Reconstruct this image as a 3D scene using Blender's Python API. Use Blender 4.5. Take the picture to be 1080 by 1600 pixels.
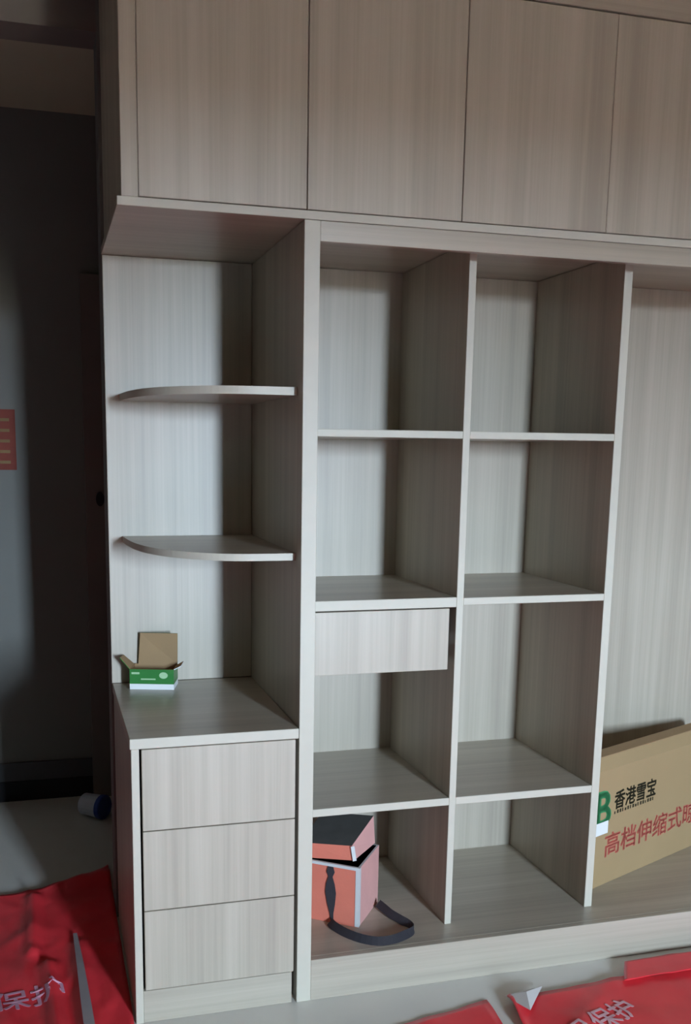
import bpy, bmesh, math, random
from mathutils import Vector, Matrix, noise
from mathutils.bvhtree import BVHTree

for o in list(bpy.data.objects):
    bpy.data.objects.remove(o)
scene = bpy.context.scene
COL = scene.collection

# ------------------------------------------------------------------ camera
F, CX, CY = 1527.93, 486.52, 968.50          # focal length and principal point in pixels of 1080x1600
cam = bpy.data.cameras.new('camera')
cam.sensor_fit = 'VERTICAL'
cam.sensor_height = 36.0
cam.lens = F / 1600.0 * 36.0
cam.shift_x = (540.0 - CX) / 1600.0
cam.shift_y = (CY - 800.0) / 1600.0
cam.clip_start = 0.02
camo = bpy.data.objects.new('camera', cam)
COL.objects.link(camo)
Rm = Matrix(((0.96463748, 0.26140955, 0.0337576),
             (-0.26329594, 0.94971502, 0.16945983),
             (0.01223832, -0.17235555, 0.98495878)))
right, fwd, up = Rm.col[0], Rm.col[1], Rm.col[2]
m3 = Matrix((right, up, -fwd)).transposed()
camo.matrix_world = Matrix.Translation((-0.62749, -2.38538, 1.49941)) @ m3.to_4x4()
scene.camera = camo

# ------------------------------------------------------------------ sky and exposure
WIN = dict(x0=0.92, x1=1.42, z0=0.98, z1=2.34, y=-6.4)
world = bpy.data.worlds.new('overcast_sky')
scene.world = world
world.use_nodes = True
bg = world.node_tree.nodes['Background']
bg.inputs['Color'].default_value = (0.675, 0.86, 1.06, 1)
bg.inputs['Strength'].default_value = 335.0
port = bpy.data.lights.new('window_portal', 'AREA')
port.shape = 'RECTANGLE'
port.size = WIN['x1'] - WIN['x0']
port.size_y = WIN['z1'] - WIN['z0']
port.cycles.is_portal = True
porto = bpy.data.objects.new('window_portal', port)
COL.objects.link(porto)
porto.location = ((WIN['x0'] + WIN['x1']) / 2, WIN['y'] - 0.21, (WIN['z0'] + WIN['z1']) / 2)
porto.rotation_euler = (math.radians(90), 0, 0)      # -Z of the lamp looks to +Y, into the room

vs = scene.view_settings
vs.view_transform = 'Standard'
vs.look = 'None'
vs.gamma = 1.0
vs.use_curve_mapping = False
vs.exposure = 0.0

# ------------------------------------------------------------------ materials
def nodes_of(name):
    m = bpy.data.materials.new(name)
    m.use_nodes = True
    nt = m.node_tree
    b = nt.nodes['Principled BSDF']
    return m, nt, b

def plain(name, col, rough=0.6, spec=0.4, var=0.06, scale=8.0, bump=0.0, metal=0.0):
    """a procedural material: a little noise in the colour, optional fine relief"""
    m, nt, b = nodes_of(name)
    b.inputs['Roughness'].default_value = rough
    b.inputs['Specular IOR Level'].default_value = spec
    b.inputs['Metallic'].default_value = metal
    tc = nt.nodes.new('ShaderNodeTexCoord')
    nz = nt.nodes.new('ShaderNodeTexNoise')
    nz.inputs['Scale'].default_value = scale
    nz.inputs['Detail'].default_value = 4
    nt.links.new(tc.outputs['Object'], nz.inputs['Vector'])
    mx = nt.nodes.new('ShaderNodeMix'); mx.data_type = 'RGBA'
    mx.inputs['A'].default_value = (*[max(0, c * (1 - var)) for c in col], 1)
    mx.inputs['B'].default_value = (*[min(1, c * (1 + var)) for c in col], 1)
    nt.links.new(nz.outputs['Fac'], mx.inputs['Factor'])
    nt.links.new(mx.outputs['Result'], b.inputs['Base Color'])
    if bump:
        bp = nt.nodes.new('ShaderNodeBump')
        bp.inputs['Strength'].default_value = bump
        bp.inputs['Distance'].default_value = 0.002
        n2 = nt.nodes.new('ShaderNodeTexNoise'); n2.inputs['Scale'].default_value = scale * 12
        nt.links.new(tc.outputs['Object'], n2.inputs['Vector'])
        nt.links.new(n2.outputs['Fac'], bp.inputs['Height'])
        nt.links.new(bp.outputs['Normal'], b.inputs['Normal'])
    return m

def wood(name, axis, dark, light, rough=0.40, spec=0.6):
    """pale laminate with straight grain running along one axis"""
    m, nt, b = nodes_of(name)
    b.inputs['Roughness'].default_value = rough
    b.inputs['Specular IOR Level'].default_value = spec
    tc = nt.nodes.new('ShaderNodeTexCoord')
    oi = nt.nodes.new('ShaderNodeObjectInfo')
    mul = nt.nodes.new('ShaderNodeMath'); mul.operation = 'MULTIPLY'; mul.inputs[1].default_value = 37.0
    nt.links.new(oi.outputs['Random'], mul.inputs[0])
    add = nt.nodes.new('ShaderNodeVectorMath'); add.operation = 'ADD'
    nt.links.new(tc.outputs['Object'], add.inputs[0])
    nt.links.new(mul.outputs[0], add.inputs[1])
    def streak(sc, along, detail):
        mp = nt.nodes.new('ShaderNodeMapping')
        s = [sc, sc, sc]; s[axis] = along
        mp.inputs['Scale'].default_value = s
        nt.links.new(add.outputs[0], mp.inputs['Vector'])
        nz = nt.nodes.new('ShaderNodeTexNoise')
        nz.inputs['Scale'].default_value = 1.0
        nz.inputs['Detail'].default_value = detail
        nz.inputs['Roughness'].default_value = 0.6
        nt.links.new(mp.outputs[0], nz.inputs['Vector'])
        return nz
    a = streak(15, 0.30, 2)      # broad bands
    c = streak(110, 1.6, 4)      # fine grain
    m1 = nt.nodes.new('ShaderNodeMath'); m1.operation = 'MULTIPLY'; m1.inputs[1].default_value = 0.66
    nt.links.new(a.outputs['Fac'], m1.inputs[0])
    m2 = nt.nodes.new('ShaderNodeMath'); m2.operation = 'MULTIPLY_ADD'; m2.inputs[1].default_value = 0.34
    nt.links.new(c.outputs['Fac'], m2.inputs[0]); nt.links.new(m1.outputs[0], m2.inputs[2])
    cr = nt.nodes.new('ShaderNodeValToRGB')
    cr.color_ramp.elements[0].position = 0.34; cr.color_ramp.elements[0].color = (*dark, 1)
    cr.color_ramp.elements[1].position = 0.66; cr.color_ramp.elements[1].color = (*light, 1)
    e = cr.color_ramp.elements.new(0.5)
    e.color = (*[(p + q) / 2 * f for p, q, f in zip(dark, light, (1.0, 1.0, 0.985))], 1)
    nt.links.new(m2.outputs[0], cr.inputs[0])
    nt.links.new(cr.outputs[0], b.inputs['Base Color'])
    return m

WD, WL = (0.365, 0.318, 0.255), (0.505, 0.45, 0.365)
M = {
    'wood_z': wood('laminate_upright_grain', 2, WD, WL),
    'wood_x': wood('laminate_level_grain', 0, WD, WL, 0.33, 0.7),
    'edge': plain('pale_edge_band', (0.56, 0.525, 0.435), 0.45, 0.4, 0.04, 30),
    'wall': plain('grey_plaster', (0.17, 0.165, 0.155), 0.9, 0.2, 0.05, 3, 0.15),
    'hallwall': plain('pale_hall_plaster', (0.17, 0.17, 0.155), 0.9, 0.2, 0.05, 3, 0.1),
    'ceil': plain('ceiling_paint', (0.50, 0.46, 0.33), 0.9, 0.2, 0.04, 3),
    'floor': plain('beige_floor_tile', (0.68, 0.655, 0.60), 0.35, 0.5, 0.08, 5),
    'black': plain('black_tile', (0.010, 0.010, 0.012), 0.6, 0.3, 0.1, 6),
    'darkgrey': plain('dark_grey_tile', (0.05, 0.05, 0.052), 0.5, 0.4, 0.1, 6),
    'casing': plain('door_casing_brown', (0.16, 0.135, 0.12), 0.7, 0.3, 0.06, 6),
    'boxboard': plain('drawer_box_board', (0.30, 0.28, 0.25), 0.7, 0.3, 0.05, 12),  # plain board of the drawer boxes and runners
    'card': plain('corrugated_board', (0.375, 0.26, 0.135), 0.8, 0.25, 0.07, 5, 0.1),
    'cardin': plain('kraft_inside', (0.36, 0.24, 0.13), 0.85, 0.2, 0.07, 12),
    'inkblack': plain('black_ink', (0.035, 0.03, 0.015), 0.7, 0.3, 0.1, 60),
    'inkred': plain('red_ink', (0.56, 0.14, 0.10), 0.75, 0.3, 0.15, 25),
    'inkgreen': plain('green_ink', (0.05, 0.26, 0.10), 0.7, 0.3, 0.1, 20),
    'white': plain('white_paper', (0.78, 0.80, 0.80), 0.7, 0.3, 0.03, 20),
    'green': plain('green_print', (0.035, 0.20, 0.045), 0.35, 0.5, 0.12, 25),
    'palegreen': plain('pale_green_print', (0.40, 0.62, 0.36), 0.5, 0.4, 0.08, 40),
    'pink': plain('coral_cloth', (0.66, 0.19, 0.13), 0.8, 0.25, 0.10, 14, 0.2),
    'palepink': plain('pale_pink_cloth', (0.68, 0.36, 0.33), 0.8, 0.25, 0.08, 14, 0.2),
    'piping': plain('pale_grey_piping', (0.58, 0.60, 0.60), 0.7, 0.3, 0.05, 30),
    'lidtop': plain('charcoal_cloth', (0.09, 0.09, 0.085), 0.85, 0.2, 0.2, 20, 0.2),
    'lining': plain('black_lining', (0.006, 0.009, 0.011), 0.8, 0.2, 0.2, 20),
    'strap': plain('black_webbing', (0.035, 0.033, 0.04), 0.7, 0.3, 0.15, 60, 0.2),
    'film': plain('red_plastic_film', (0.84, 0.045, 0.06), 0.34, 0.5, 0.18, 7),
    'filmback': plain('white_film_back', (0.75, 0.73, 0.72), 0.5, 0.4, 0.04, 9),
    'print': plain('pale_pink_print', (0.72, 0.42, 0.46), 0.5, 0.4, 0.1, 40),
    'printdim': plain('worn_pink_print', (0.60, 0.30, 0.40), 0.5, 0.4, 0.2, 40),
    'film_streak': plain('grey_streak', (0.36, 0.32, 0.33), 0.4, 0.5, 0.1, 20),
    'blue': plain('blue_plastic', (0.02, 0.06, 0.32), 0.4, 0.5, 0.1, 20),
    'tub': plain('white_plastic', (0.55, 0.58, 0.66), 0.4, 0.5, 0.05, 20),
    'notice': plain('shaded_red_paper', (0.17, 0.035, 0.022), 0.7, 0.3, 0.2, 20),  # paper colour lowered to imitate the unlit hall
    'noticeink': plain('shaded_gold_print', (0.16, 0.10, 0.03), 0.6, 0.4, 0.2, 20),  # ink lowered likewise, the hall's shade put into its colour
    'frame': plain('window_frame_white', (0.7, 0.7, 0.7), 0.4, 0.5, 0.03, 10),
    'ground': plain('outdoor_ground', (0.46, 0.35, 0.25), 0.9, 0.2, 0.2, 0.3),
}

# ------------------------------------------------------------------ helpers
def link(name, me, mats, parent=None, loc=(0, 0, 0), smooth=False):
    o = bpy.data.objects.new(name, me)
    COL.objects.link(o)
    for m in (mats if isinstance(mats, (list, tuple)) else [mats]):
        me.materials.append(M[m])
    o.location = loc
    if parent:
        o.parent = parent
    if smooth:
        for p in me.polygons:
            p.use_smooth = True
    return o

def world_origin(o):
    v = Vector((0, 0, 0))
    while o:
        v += Vector(o.location)
        o = o.parent
    return v

def box(name, x0, x1, y0, y1, z0, z1, mat, parent=None, edge=None, bev=0.0012, local=False):
    """one board. edge: string of face directions that carry the pale edge band"""
    c = Vector(((x0 + x1) / 2, (y0 + y1) / 2, (z0 + z1) / 2))
    bm = bmesh.new()
    bmesh.ops.create_cube(bm, size=1.0)
    bmesh.ops.scale(bm, vec=(x1 - x0, y1 - y0, z1 - z0), verts=bm.verts)
    if bev:
        b = min(bev, 0.2 * min(x1 - x0, y1 - y0, z1 - z0))
        bmesh.ops.bevel(bm, geom=list(bm.edges), offset=b, segments=1, affect='EDGES')
    if edge:
        dirs = {'-y': Vector((0, -1, 0)), '-x': Vector((-1, 0, 0)), '+x': Vector((1, 0, 0)),
                '-z': Vector((0, 0, -1)), '+z': Vector((0, 0, 1))}
        bm.normal_update()
        for f in bm.faces:
            for d in edge.split():
                if f.normal.dot(dirs[d]) > 0.6:
                    f.material_index = 1
    me = bpy.data.meshes.new(name)
    bm.to_mesh(me); bm.free()
    if parent and not local:
        c = c - world_origin(parent)
    return link(name, me, [mat, 'edge'] if edge else mat, parent, c)

def mesh(name, verts, faces, mats, parent=None, loc=(0, 0, 0), idx=None, smooth=False):
    me = bpy.data.meshes.new(name)
    me.from_pydata([tuple(v) for v in verts], [], faces)
    if idx:
        for p, i in zip(me.polygons, idx):
            p.material_index = i
    me.validate(); me.update()
    bm = bmesh.new(); bm.from_mesh(me)
    bmesh.ops.recalc_face_normals(bm, faces=bm.faces)
    bm.to_mesh(me); bm.free()
    return link(name, me, mats, parent, loc, smooth)

def prism(name, outline, z0, z1, mats, parent=None, side_idx=None, loc=(0, 0, 0)):
    """vertical extrusion of a plan outline; the sides may take a second material"""
    n = len(outline)
    v = [(x, y, z0) for x, y in outline] + [(x, y, z1) for x, y in outline]
    f = [tuple(range(n))[::-1], tuple(range(n, 2 * n))]
    idx = [0, 0]
    for i in range(n):
        j = (i + 1) % n
        f.append((i, j, n + j, n + i)); idx.append(1 if side_idx and i in side_idx else 0)
    return mesh(name, v, f, mats, parent, loc, idx)

def thing(name, label, cat, loc=(0, 0, 0), rz=0.0, group=None):
    o = bpy.data.objects.new(name, None)
    o.empty_display_size = 0.1
    COL.objects.link(o)
    o.location = loc; o.rotation_euler = (0, 0, rz)
    return tag(o, label, cat, group)

def tag(o, label, cat, group=None):
    o['label'] = label; o['category'] = cat
    if group: o['group'] = group
    return o

def struct(o):
    o['kind'] = 'structure'
    return o

def text(name, body, size, mat, parent, loc, rot=(0, 0, 0), shear=0.0, bold=0.0, sx=1.0, depth=0.0004, space=1.0, drape=None):
    cu = bpy.data.curves.new(name, 'FONT')
    cu.body = body; cu.size = size; cu.shear = shear; cu.extrude = depth
    cu.space_character = space; cu.resolution_u = 3
    t = bpy.data.objects.new(name, cu)
    COL.objects.link(t)
    dg = bpy.context.evaluated_depsgraph_get()
    me = bpy.data.meshes.new_from_object(t.evaluated_get(dg))
    bpy.data.objects.remove(t)
    me.name = name
    me.materials.clear()
    if bold:                              # heavier strokes: the same glyphs laid over themselves, slightly shifted
        bm = bmesh.new()
        for dx, dy in ((-bold, 0), (bold, 0), (0, bold), (0, -bold)):
            k = len(bm.verts)
            bm.from_mesh(me)
            bm.verts.ensure_lookup_table()
            for vtx in bm.verts[k:]:
                vtx.co.x += dx; vtx.co.y += dy
        bm.to_mesh(me); bm.free()
    if drape:                             # lay flat print on a wrinkled sheet
        bvh = BVHTree.FromPolygons([v_.co.copy() for v_ in drape.data.vertices], [tuple(p_.vertices) for p_ in drape.data.polygons])
        c_, s_ = math.cos(rot[2]), math.sin(rot[2])
        for v_ in me.vertices:
            hit = bvh.ray_cast(Vector((loc[0] + c_ * v_.co.x - s_ * v_.co.y, loc[1] + s_ * v_.co.x + c_ * v_.co.y, 1)), Vector((0, 0, -1)))
            if hit[0]: v_.co.z += hit[0].z + .0035 - loc[2]
    o = link(name, me, mat, parent, loc)
    o.rotation_euler = rot
    o.scale = (sx, 1, 1)
    return o

# ------------------------------------------------------------------ the room
CEIL = 2.77
XL, XR, YR, YH = -4.5, 2.06, WIN['y'], 1.80
struct(box('floor', XL - .2, XR + .2, YR - .2, YH + .2, -0.10, 0.0, 'floor', bev=0))
struct(box('ceiling', XL - .2, XR + .2, YR - .2, YH + .2, CEIL, CEIL + .1, 'ceil', bev=0))
struct(box('wall_left', XL - .2, XL, YR, YH, 0, CEIL, 'wall', bev=0))
struct(box('wall_right', XR, XR + .2, YR, YH, 0, CEIL, 'wall', bev=0))
struct(box('wall_back', -0.44, XR, 0.622, 0.75, 0, CEIL, 'wall', bev=0))
struct(box('wall_lintel', XL, -0.44, 0.622, 0.75, 2.63, CEIL, 'casing', bev=0))
struct(box('wall_hall', XL, XR, YH, YH + .2, 0, CEIL, 'hallwall', bev=0))
# rear wall behind the camera, with the window that lights the room
def rear_wall():
    x0, x1, z0, z1 = WIN['x0'], WIN['x1'], WIN['z0'], WIN['z1']
    y0, y1 = YR - .2, YR
    v, f = [], []
    for a, b, c, d in ((XL - .2, x0, 0, CEIL), (x1, XR + .2, 0, CEIL), (x0, x1, 0, z0), (x0, x1, z1, CEIL)):
        k = len(v)
        v += [(a, y0, c), (b, y0, c), (b, y1, c), (a, y1, c), (a, y0, d), (b, y0, d), (b, y1, d), (a, y1, d)]
        f += [tuple(k + i for i in q) for q in ((0, 3, 2, 1), (4, 5, 6, 7), (0, 1, 5, 4), (1, 2, 6, 5), (2, 3, 7, 6), (3, 0, 4, 7))]
    return mesh('wall_rear', v, f, 'wall')
struct(rear_wall())
w1 = bpy.data.objects.new('window_1', None); COL.objects.link(w1)
w1.location = ((WIN['x0'] + WIN['x1']) / 2, YR - .1, WIN['z0']); struct(w1)
for a, b, c, d in ((WIN['x0'], WIN['x0'] + .04, WIN['z0'], WIN['z1']), (WIN['x1'] - .04, WIN['x1'], WIN['z0'], WIN['z1']),
                   (WIN['x0'] + .04, WIN['x1'] - .04, WIN['z0'], WIN['z0'] + .04), (WIN['x0'] + .04, WIN['x1'] - .04, WIN['z1'] - .04, WIN['z1'])):
    box('window_frame', a, b, YR - .13, YR - .08, c, d, 'frame', w1)
gr = box('ground', -900, 900, -2500, -9, -8.2, -8.0, 'ground', bev=0); struct(gr)

bb = struct(box('baseboard_hall', XL, XR, YH - .016, YH - .001, 0.0, 0.088, 'black'))
struct(box('baseboard_hall_upper', XL, XR, YH - .012, YH - .001, 0.088, 0.168, 'darkgrey'))
tr = struct(box('trim_1', -0.455, -0.34, 1.755, 1.83, 0, 2.17, 'casing'))
mk = prism('latch_plate', [(0.017 * math.cos(a * math.pi / 8), 0.030 * math.sin(a * math.pi / 8)) for a in range(16)], 0, 0.014, 'black', tr,
           loc=(0.0, -0.0375, 1.285 - 1.085))
mk.rotation_euler = (math.radians(90), 0, 0)

# ------------------------------------------------------------------ the big wardrobe with two columns of open bays
T = 0.0205
U1 = 0.0402
D1a, D1b, D2a, D2b = 0.4776, 0.4982, 0.941, 0.9665
S, B = 0.104, 0.607
ZB, ZU = 0.119, 2.0395
XE = 2.02
w = thing('wardrobe', 'pale wood-grain built-in wardrobe with two columns of open compartments and a wide bay', 'wardrobe', (XE / 2, 0.3, 0))
box('upright', 0.0005, U1, 0, 0.617, 0, ZU, 'wood_z', w, '-y')
box('upright', XE - .04, XE, 0, 0.617, 0, ZU, 'wood_z', w, '-y')
box('header_panel', U1, XE - .04, 0.0005, 0.021, 1.992, ZU, 'wood_x', w)
box('plinth', U1, XE - .04, 0.0005, 0.021, 0, ZB, 'wood_x', w)
box('bottom_panel', U1, XE - .04, 0.021, B, ZB - .02, ZB, 'wood_x', w)
box('divider', D1a, D1b, S, B, ZB, ZU, 'wood_z', w, '-y')
box('divider', D2a, D2b, S, B, ZB, ZU, 'wood_z', w, '-y')
for a, b in ((U1, D1a), (D1a, D2a), (D2a, XE - .04)):
    box('back_panel', a, b, B, B + .01, 0.02, ZU, 'wood_z', w, bev=0)
for a, b, zs in ((U1, D1a, ((1.551, 1.531), (1.097, 1.069), (0.511, 0.4885))), (D1b, D2a, ((1.551, 1.531), (1.0945, 1.074), (0.511, 0.4885)))):
    for z1, z0 in zs:
        box('shelf', a, b, S + .0005, B, z0, z1, 'wood_x', w, '-y')
dr = box('drawer', 0.062, 0.4568, S + .019, 0.55, 0.905, 1.05, 'boxboard', w, bev=0)
box('drawer_front', 0.060, 0.4570, S, S + .018, 0.892, 1.066, 'wood_z', dr, '+x -z')
box('drawer_runner', 0.4568, D1a, 0.16, 0.55, 0.955, 0.985, 'boxboard', w, bev=0)
box('drawer_runner', U1, 0.062, 0.16, 0.55, 0.955, 0.985, 'boxboard', w, bev=0)

# ------------------------------------------------------------------ overhead cabinet
oc = thing('overhead_cabinet', 'row of tall pale wood overhead cabinet doors above the open compartments', 'cabinet', (0.79, 0.3, 2.0405))
box('bottom_panel', -0.441, XE, 0, 0.617, 2.0405, 2.0605, 'wood_x', oc, '-y')
box('side_panel', -0.431, -0.412, 0.019, 0.617, 2.0605, 2.745, 'wood_z', oc)
box('frame_stile', -0.431, -0.3925, 0.0, 0.019, 2.0605, 2.745, 'wood_z', oc)
box('back_panel', -0.412, XE, 0.607, 0.617, 2.0605, 2.745, 'wood_z', oc, bev=0)
box('inner_top', -0.412, XE, 0.03, 0.607, 2.60, 2.618, 'wood_x', oc, bev=0)
seams = [-0.392, 0.0065, 0.4062, 0.8115, 1.215, 1.6175, XE]
for a, b in zip(seams[:-1], seams[1:]):
    box('door', a + (.0004 if a in (.8115, -0.392) else .001), b - (.0004 if b == .8115 else .001), 0.0005, 0.0185, 2.0625, 2.5845, 'wood_z', oc, bev=0.0015)
box('top_fascia', -0.393, XE, 0.0, 0.019, 2.5885, 2.745, 'wood_x', oc)

# ------------------------------------------------------------------ drawer cabinet at the left end
dc = thing('drawer_cabinet', 'low cabinet of three handleless pale wood drawers with a flat counter top', 'cabinet', (-0.22, 0.3, 0))
box('counter_top', -0.4375, -0.0005, 0, 0.606, 0.752, 0.779, 'wood_x', dc, '-y -x')
box('side_panel', -0.4345, -0.4145, 0.0015, 0.604, 0, 0.752, 'wood_z', dc, '-y')
box('side_panel', -0.0185, -0.0015, 0.045, 0.604, 0, 0.752, 'wood_z', dc)
box('back_panel', -0.4145, -0.0185, 0.594, 0.604, 0.02, 0.752, 'wood_z', dc, bev=0)
for z0, z1 in ((0.5335, 0.7495), (0.3155, 0.5310), (0.0925, 0.3130)):
    d = box('drawer', -0.402, -0.021, 0.021, 0.55, z0 + .02, z1 - .03, 'boxboard', dc, bev=0)
    box('drawer_front', -0.4085, -0.0085, 0.0015, 0.0195, z0, z1, 'wood_z', d)
box('kick_board', -0.4145, -0.0125, 0.004, 0.022, 0, 0.090, 'wood_x', dc)

# ------------------------------------------------------------------ open corner shelves above the drawers
os_ = thing('corner_shelf_unit', 'open corner unit with two round-ended shelves on a pale back board', 'shelf', (-0.22, 0.6, 0.78))
box('back_panel', -0.4385, -0.0005, 0.607, 0.617, 0.7795, ZU, 'wood_z', os_, '-x')
ctrl = [(-0.001, 0.052), (-0.10, 0.053), (-0.165, 0.062), (-0.225, 0.092), (-0.28, 0.142), (-0.325, 0.205),
        (-0.357, 0.28), (-0.378, 0.37), (-0.390, 0.47), (-0.398, 0.6065)]
def smooth_curve(pts, n=4):
    out = []
    for i in range(len(pts) - 1):
        p0 = Vector(pts[max(i - 1, 0)]); p1 = Vector(pts[i]); p2 = Vector(pts[i + 1]); p3 = Vector(pts[min(i + 2, len(pts) - 1)])
        for k in range(n):
            t = k / n
            out.append(0.5 * ((2 * p1) + (p2 - p0) * t + (2 * p0 - 5 * p1 + 4 * p2 - p3) * t * t + (3 * p1 - p0 - 3 * p2 + p3) * t ** 3))
    out.append(Vector(pts[-1]))
    return out
sc_ = smooth_curve(ctrl)
for z0, z1 in ((1.631, 1.651), (1.2145, 1.233)):
    ol = [(p.x + .22, p.y - .6) for p in sc_] + [(-0.001 + .22, 0.0065)]
    prism('curved_shelf', ol, z0 - .78, z1 - .78, ['wood_x', 'edge'], os_, side_idx=set(range(len(sc_) - 1)))

# ------------------------------------------------------------------ flat carton in the wide bay
ct = thing('cardboard_carton', 'flat brown cardboard carton with red and black print standing in the wide bay', 'carton', (1.02, 0.205, ZB + .0005), math.atan2(.213, .502))
L_, D_, H1, H2 = 0.66, 0.085, 0.388, 0.424
ov = [(0, 0), (0, H1), (0.022, H2), (D_ - .02, H2 + .004), (D_, H1), (D_, 0)]      # profile y,z: folded top edge leans back
v = [(0, y, z) for y, z in ov] + [(L_, y, z) for y, z in ov]
n = len(ov)
mesh('carton_body', v, [tuple(range(n)), tuple(range(n, 2 * n))[::-1]] + [(i, (i + 1) % n, n + (i + 1) % n, n + i) for i in range(n)], 'card', ct)
mesh('top_flap', [(0.0, .020, H2 + .001), (L_, .020, H2 + .001), (L_, .060, H2 + .006), (0, .060, H2 + .006),
                  (0.0, .018, H2 + .005), (L_, .018, H2 + .005), (L_, .060, H2 + .010), (0, .060, H2 + .010)],
     [(0, 3, 2, 1), (4, 5, 6, 7), (0, 1, 5, 4), (1, 2, 6, 5), (2, 3, 7, 6), (3, 0, 4, 7)], 'cardin', ct)
RX = (math.radians(90), 0, 0)
text('printed_title', '香港雪宝', 0.066, 'inkblack', ct, (0.103, -.0006, 0.252), RX, bold=0.0014, sx=0.90)
sub_v, sub_f = [], []
for k in range(16):                       # a row of tiny illegible print under the title
    x = .107 + .0142 * k; wv_ = .009 if k % 3 else .006; h_ = .012 if k % 4 else .009
    q = len(sub_v); sub_v += [(x, -.0007, .231), (x + wv_, -.0007, .231), (x + wv_, -.0007, .231 + h_), (x, -.0007, .231 + h_)]; sub_f.append((q, q + 1, q + 2, q + 3))
mesh('printed_subtitle', sub_v, sub_f, 'inkblack', ct)
text('printed_slogan', '高档伸缩式晾', 0.084, 'inkred', ct, (0.062, -.0006, 0.100), RX, bold=0.0016, sx=1.08, space=1.0)
text('printed_emblem', 'B', 0.165, 'inkgreen', ct, (0.000, -.0006, 0.206), RX, bold=0.005, sx=0.95)
box('label', 0.006, 0.076, -.0014, -.0004, 0.176, 0.218, 'white', ct, bev=0, local=True)

# ------------------------------------------------------------------ small green box on the counter
gb = thing('small_green_box', 'small opened green and white carton on the counter above the drawers', 'box', (-0.392, 0.519, 0.7795), math.atan2(-.037, .128))
W_, Dp, H_ = 0.133, 0.080, 0.062
t = 0.002
v, f, ix = [], [], []
def addq(a, b, c, d, m):
    k = len(v); v.extend([a, b, c, d]); f.append((k, k + 1, k + 2, k + 3)); ix.append(m)
zs = 0.017
def wallq(p, q, inn):
    addq((*p, 0), (*q, 0), (*q, zs), (*p, zs), 1)
    addq((*p, zs), (*q, zs), (*q, H_), (*p, H_), 0)
P = [(0, 0), (W_, 0), (W_, Dp), (0, Dp)]
I = [(t, t), (W_ - t, t), (W_ - t, Dp - t), (t, Dp - t)]
for i in range(4):
    j = (i + 1) % 4
    wallq(P[i], P[j], None)
    addq((*I[j], t), (*I[i], t), (*I[i], H_), (*I[j], H_), 2)
    addq((*P[i], H_), (*P[j], H_), (*I[j], H_), (*I[i], H_), 2)
addq((*P[3], 0), (*P[2], 0), (*P[1], 0), (*P[0], 0), 1)
addq((*I[0], t), (*I[1], t), (*I[2], t), (*I[3], t), 2)
me = bpy.data.meshes.new('box_body'); me.from_pydata(v, [], f)
for p_, i_ in zip(me.polygons, ix): p_.material_index = i_
bm = bmesh.new(); bm.from_mesh(me); bmesh.ops.remove_doubles(bm, verts=bm.verts, dist=1e-5); bmesh.ops.recalc_face_normals(bm, faces=bm.faces); bm.to_mesh(me); bm.free()
link('box_body', me, ['green', 'white', 'cardin'], gb)
def flap(name, a, b, c, d, th, mats, parent):
    """a card flap from corner loop abcd with thickness th towards its normal; the two faces take different colours"""
    a, b, c, d = map(Vector, (a, b, c, d))
    nn = (b - a).cross(d - a).normalized() * th
    vv = [a, b, c, d, a + nn, b + nn, c + nn, d + nn]
    return mesh(name, vv, [(0, 3, 2, 1), (4, 5, 6, 7), (0, 1, 5, 4), (1, 2, 6, 5), (2, 3, 7, 6), (3, 0, 4, 7)], mats, parent, idx=[0, 1, 1, 1, 1, 1])
flap('back_flap', (W_, Dp - .002, H_), (0.012, Dp - .002, H_), (0.021, Dp - .010, H_ + .098), (W_ + .004, Dp - .022, H_ + .100), .002, ['cardin', 'green'], gb)
flap('side_flap', (0, Dp - .004, H_), (0, 0.004, H_), (-0.030, 0.008, H_ + .034), (-0.030, Dp - .014, H_ + .030), .002, ['cardin', 'green'], gb)
flap('side_flap', (W_, .004, H_), (W_, Dp - .004, H_), (W_ + .020, Dp - .01, H_ + .012), (W_ + .020, 0.01, H_ + .010), .002, ['cardin', 'white'], gb)
flap('front_flap', (W_ - .006, .003, H_), (.006, .003, H_), (.008, .034, H_ - .030), (W_ - .008, .034, H_ - .030), .002, ['cardin', 'cardin'], gb)
box('printed_bar', 0.006, 0.030, -.0008, .0002, 0.047, 0.053, 'palegreen', gb, bev=0, local=True)
box('printed_bar', 0.034, 0.078, -.0008, .0002, 0.030, 0.034, 'palegreen', gb, bev=0, local=True)
prism('printed_badge', [(0.013 * math.cos(a * math.pi / 8), 0.010 * math.sin(a * math.pi / 8)) for a in range(16)], 0, .0008, 'palegreen', gb, loc=(0.102, 0.0, 0.044)).rotation_euler = RX

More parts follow.
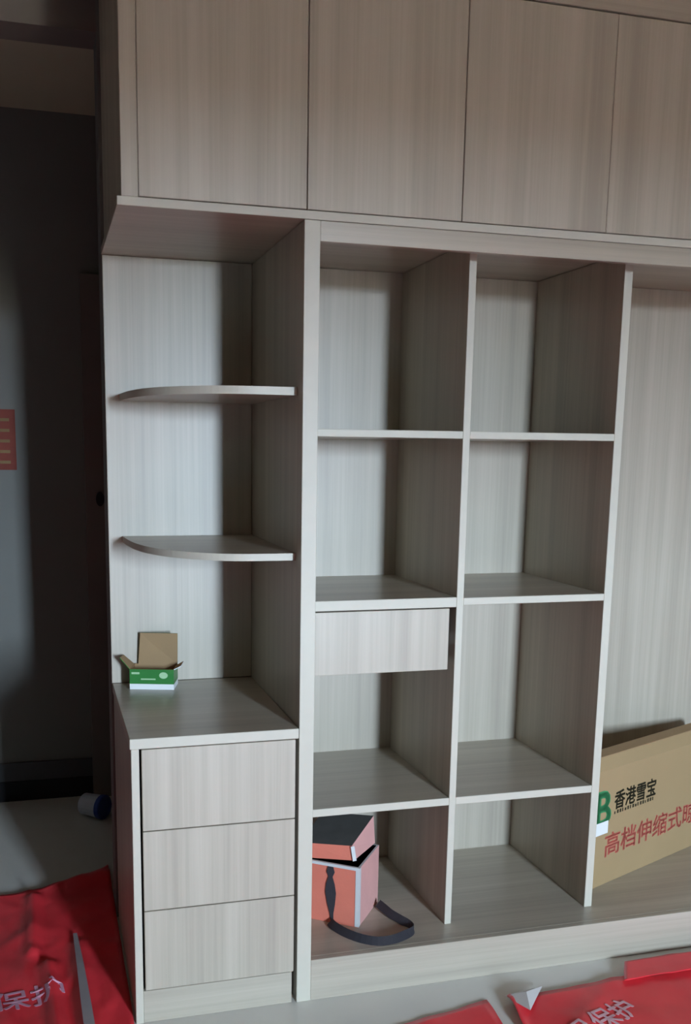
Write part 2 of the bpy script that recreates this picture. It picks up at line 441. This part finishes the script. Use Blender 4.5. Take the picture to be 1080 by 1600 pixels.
# ------------------------------------------------------------------ coral cloth box with a strap in the lowest left bay
bgx = thing('coral_storage_box', 'coral cloth storage box with half-open dark lid and loose black strap', 'storage box', (0.223, 0.144, ZB + .0005))
uu, vv_ = Vector((-.80, .60)), Vector((.60, .80))
BW, BD, BH = 0.185, 0.185, 0.185
def bp(a, b, z):                 # a along the front face to the left, b along the right face to the back
    q = uu * a + vv_ * b
    return (q.x, q.y, z)
ins = 0.006
def cloth_box():
    o4 = [(0, 0), (BW, 0), (BW, BD), (0, BD)]
    i4 = [(ins, ins), (BW - ins, ins), (BW - ins, BD - ins), (ins, BD - ins)]
    v = [bp(a, b, 0) for a, b in o4] + [bp(a, b, BH) for a, b in o4] + [bp(a, b, BH) for a, b in i4] + [bp(a, b, .008) for a, b in i4]
    f = [(0, 1, 2, 3)]; idx = [0]
    for i in range(4):
        j = (i + 1) % 4
        f.append((i, j, 4 + j, 4 + i)); idx.append(1 if i == 3 else 0)
        f.append((4 + i, 4 + j, 8 + j, 8 + i)); idx.append(2)
        f.append((8 + i, 8 + j, 12 + j, 12 + i)); idx.append(3)
    f.append((12, 13, 14, 15)); idx.append(3)
    return mesh('box_body', v, f, ['pink', 'palepink', 'piping', 'lining'], bgx, idx=idx)
cloth_box()
def strip_mesh(name, pts, mat, parent, w_vecs, th=0.002):
    """a band along pts; w_vecs are its full-width vectors at each point"""
    v, f = [], []
    for i, (p_, w_) in enumerate(zip(pts, w_vecs)):
        p_ = Vector(p_); w_ = Vector(w_)
        tdir = (Vector(pts[min(i + 1, len(pts) - 1)]) - Vector(pts[max(i - 1, 0)])).normalized()
        nn = tdir.cross(w_).normalized() * th
        v += [p_ - w_ / 2, p_ + w_ / 2, p_ + w_ / 2 + nn, p_ - w_ / 2 + nn]
    for i in range(len(pts) - 1):
        k = 4 * i
        for a in range(4):
            b = (a + 1) % 4
            f.append((k + a, k + b, k + 4 + b, k + 4 + a))
    f.append((0, 1, 2, 3)); k = 4 * (len(pts) - 1); f.append((k + 3, k + 2, k + 1, k))
    return mesh(name, v, f, mat, parent, smooth=False)
# pale piping on the near corner and along the rim
pw = 0.011
def corner_piping():
    o = [bp(pw, -.0015, 0.002), bp(-.0015, -.0015, 0.002), bp(-.0015, pw, 0.002), bp(-.0015, pw, BH), bp(-.0015, -.0015, BH), bp(pw, -.0015, BH)]
    i_ = [bp(pw, .001, 0.002), bp(.001, .001, 0.002), bp(.001, pw, 0.002), bp(.001, pw, BH), bp(.001, .001, BH), bp(pw, .001, BH)]
    v = o + i_
    f = [(0, 1, 4, 5), (1, 2, 3, 4), (6, 11, 10, 7), (7, 10, 9, 8), (0, 5, 11, 6), (2, 8, 9, 3), (0, 6, 7, 1), (1, 7, 8, 2), (5, 4, 10, 11), (4, 3, 9, 10)]
    mesh('corner_piping', v, f, 'piping', bgx)
corner_piping()
strip_mesh('rim_piping', [bp(a, -.001, BH - .004) for a in (pw, BW * .5, BW)], 'piping', bgx, [(0, 0, .009)] * 3, th=-.0015)
# lid: shallow tray of cloth, pushed back and tipped open
def lid():
    Z = BH
    bot = [bp(.024, .020, Z + .012), bp(BW + .004, .004, Z + .001), bp(BW + .006, BD, Z + .002), bp(.012, BD - .004, Z + .006)]
    top = [bp(.034, .026, Z + .053), bp(BW + .002, .008, Z + .046), bp(BW + .002, BD - .004, Z + .080), bp(.018, BD - .006, Z + .094)]
    v = bot + top
    f = [(3, 2, 1, 0), (4, 5, 6, 7), (0, 1, 5, 4), (1, 2, 6, 5), (2, 3, 7, 6), (3, 0, 4, 7)]
    l = mesh('lid', v, f, ['lining', 'lidtop', 'pink', 'palepink'], bgx, idx=[0, 1, 2, 2, 2, 3])
    e = [Vector(bot[0]), Vector(top[0])]
    strip_mesh('lid_piping', [e[0] + Vector((.001, -.004, 0)), e[1] + Vector((.001, -.004, 0))], 'piping', l, [(.012, .003, 0)] * 2, th=.002)
lid()
# strap: pointed tongue on the front face, then a loop lying on the bay floor
fx = [(0.088, 0.176, .010), (0.088, .160, .016), (0.088, .145, .008), (0.088, .122, .017), (0.087, .095, .021), (0.085, .060, .015), (0.083, .030, .007), (0.081, .006, .005)]
strip_mesh('strap_tongue', [bp(a, -.004, z) for a, z, q in fx], 'strap', bgx, [tuple(Vector((uu.x, uu.y, 0)) * q * 1.6) for a, z, q in fx], th=.002)
loopw = [(0.147, 0.178), (0.152, 0.150), (0.172, 0.105), (0.205, 0.062), (0.245, 0.036), (0.290, 0.035), (0.330, 0.050), (0.358, 0.066), (0.372, 0.086), (0.368, 0.110), (0.352, 0.140), (0.335, 0.178), (0.326, 0.215), (0.318, 0.245)]
lw = smooth_curve(loopw, 3)
n = len(lw)
pts = [(p_.x - .223, p_.y - .144, 0.011 + 0.008 * max(0, (i / n - .65) / .35)) for i, p_ in enumerate(lw)]
wv = []
for i in range(n):
    a = Vector(pts[max(i - 1, 0)]); b = Vector(pts[min(i + 1, n - 1)])
    tv = (b - a).normalized(); side = tv.cross(Vector((0, 0, 1))).normalized()
    q = max(0.0, min(1.0, (i / n - .45) / .3)); q = q * q * (3 - 2 * q)
    wv.append(tuple(side * .018 * (2 * q - 1) + Vector((0, 0, .018))))
strip_mesh('strap', pts, 'strap', bgx, wv, th=.002)

# ------------------------------------------------------------------ red protective film on the floor
def sheet(name, corners, nx, ny, seed, amp, label, z0=0.003, folds=(), mats=('film',), jag=0.0, lift=None, freq=7.0, yend=None):
    """a wrinkled plastic sheet laid over the quad a,b,c,d (plan points); folds = ((x,y),(x,y),height,width)"""
    a, b, c, d = [Vector((*q, 0)) for q in corners]
    v, f = [], []
    for j in range(ny + 1):
        for i in range(nx + 1):
            s, t_ = i / nx, j / ny
            p_ = (a * (1 - s) + b * s) * (1 - t_) + (d * (1 - s) + c * s) * t_
            if yend: p_.y = a.y + t_ * (yend(p_.x) - a.y)
            if jag and (j in (0, ny) or i == 0 or (i == nx and not yend)):
                p_ += Vector((noise.noise((p_.x * 9, p_.y * 9, seed)), noise.noise((p_.y * 9, p_.x * 9, seed + 5)), 0)) * jag
            h = noise.fractal(Vector((p_.x * freq, p_.y * freq * .7, seed)), 0.8, 2.1, 4)
            r = 1 - abs(noise.noise((p_.x * freq * .8 + 3, p_.y * freq * .5, seed + 9)) * 2)
            z = z0 + amp * max(0, 0.5 + .5 * h) + amp * 1.2 * max(0, r - .6)
            for (q0, q1, hh, ww) in folds:
                q0_, q1_ = Vector((*q0, 0)), Vector((*q1, 0))
                e = q1_ - q0_
                tt = max(0, min(1, (p_ - q0_).dot(e) / e.dot(e)))
                dist = (p_ - (q0_ + e * tt)).length
                z += hh * math.exp(-(dist / ww) ** 2)
            if lift: z += lift(s, t_)
            v.append((p_.x, p_.y, z))
    for j in range(ny):
        for i in range(nx):
            k = j * (nx + 1) + i
            f.append((k, k + 1, k + nx + 2, k + nx + 1))
    o = mesh(name, v, f, list(mats), smooth=True)
    sol = o.modifiers.new('thickness', 'SOLIDIFY'); sol.thickness = .0012; sol.offset = 1
    if len(mats) > 1: sol.material_offset_rim = 0
    return tag(o, label, 'plastic film', 'red films over the floor')
s1 = sheet('protective_film', ((-1.9, -2.4), (-0.4385, -2.4), (-0.4415, 0.98), (-1.9, 0.86)), 100, 220, 3.0, .010,
      'dark red crumpled protective film on the floor left of the drawer cabinet', jag=.012, yend=lambda x: .84 + .19 * math.exp((x + .434) / .12),
      folds=(((-.70, .80), (-.70, .42), .022, .018), ((-.655, .34), (-.63, -.1), .026, .02), ((-.56, .45), (-.545, -.2), .012, .025), ((-.44, .92), (-.62, .90), .02, .05)))
s2 = sheet('protective_film', ((-.42, -3.2), (.20, -3.2), (.512, -.122), (-.10, -.245)), 30, 160, 11.0, .003,
      'red protective film piece in front of the plinth, left of the folded white corner', jag=.008)
s3 = sheet('protective_film', ((.24, -3.2), (2.0, -3.2), (1.42, -.10), (.562, -.133)), 80, 150, 21.0, .005,
      'red printed protective film with a turned-up white corner by the wide bay', z0=.004, jag=.008,
      folds=(((.575, -.145), (.48, -.42), .016, .02), ((.9, -.12), (.7, -.30), .006, .03)))
s4 = sheet('protective_film', ((.925, -.150), (1.75, -.140), (1.75, -.052), (.985, -.060)), 60, 14, 31.0, .004,
      'narrow red protective film strip lying against the plinth under the carton', z0=.018, jag=.006)
# turned-over white corner of the printed film
mesh('folded_corner', [(.560, -.134, .017), (.688, -.110, .013), (.585, -.235, .030), (.612, -.160, .036),
                       (.560, -.134, .0155), (.688, -.110, .0115), (.585, -.235, .0285), (.612, -.160, .034)],
     [(0, 1, 3), (0, 3, 2), (1, 2, 3), (4, 7, 5), (4, 6, 7), (5, 7, 6), (0, 4, 5, 1), (1, 5, 6, 2), (2, 6, 4, 0)], 'filmback', s3)
def film_print(name, body, size, loc, rz, parent, mat='print'):
    return text(name, body, size, mat, parent, loc, (0, 0, rz), bold=.0012, drape=parent)
film_print('printed_word', '成品保护', 0.085, (.585, -.405, .019), math.radians(22), s3)
film_print('printed_word', '保护', 0.10, (-.80, .13, .026), math.radians(8), s1, 'printdim')
strip_mesh('film_streak', [(-.575, .50, .022), (-.567, .30, .030), (-.560, .10, .032), (-.552, -.12, .030)], 'film_streak', s1, [(.012, 0, 0), (.020, 0, 0), (.026, 0, 0), (.030, 0, 0)], th=.001)  # grey band along the film, widening towards the front

# ------------------------------------------------------------------ small things in the dark hall
tb = thing('plastic_tub', 'small white tub with blue lid lying on the hall floor', 'tub', (-.462, 1.52, 0.0505), math.radians(-40))
ring = [(r * 1.0, x) for x, r in ((-.055, .044), (-.050, .046), (.035, .050), (.036, .050))]
def lathe_x(name, prof, mat, parent, seg=20):
    v, f = [], []
    for x, r in prof:
        for k in range(seg):
            a = 2 * math.pi * k / seg
            v.append((x, r * math.cos(a), r * math.sin(a)))
    for i in range(len(prof) - 1):
        for k in range(seg):
            f.append((i * seg + k, i * seg + (k + 1) % seg, (i + 1) * seg + (k + 1) % seg, (i + 1) * seg + k))
    f.append(tuple(range(seg))[::-1]); f.append(tuple(range((len(prof) - 1) * seg, len(prof) * seg)))
    return mesh(name, v, f, mat, parent, smooth=False)
lathe_x('tub_body', [(-.055, .040), (-.051, .044), (.030, .048)], 'tub', tb)
lathe_x('lid', [(.030, .0500), (.047, .0500), (.050, .047), (.050, .040), (.047, .038)], 'blue', tb)
nt_ = thing('wall_notice', 'small red paper notice and print, coloured as in shade, on the hall wall', 'notice', (-.80, YH - .002, 1.40))
box('paper', -.88, -.722, YH - .0030, YH - .0012, 1.40, 1.64, 'notice', nt_, bev=0)
for k in range(5):
    box('printed_line', -.87, -.745, YH - .0036, YH - .0029, 1.425 + .042 * k, 1.437 + .042 * k, 'noticeink', nt_, bev=0)
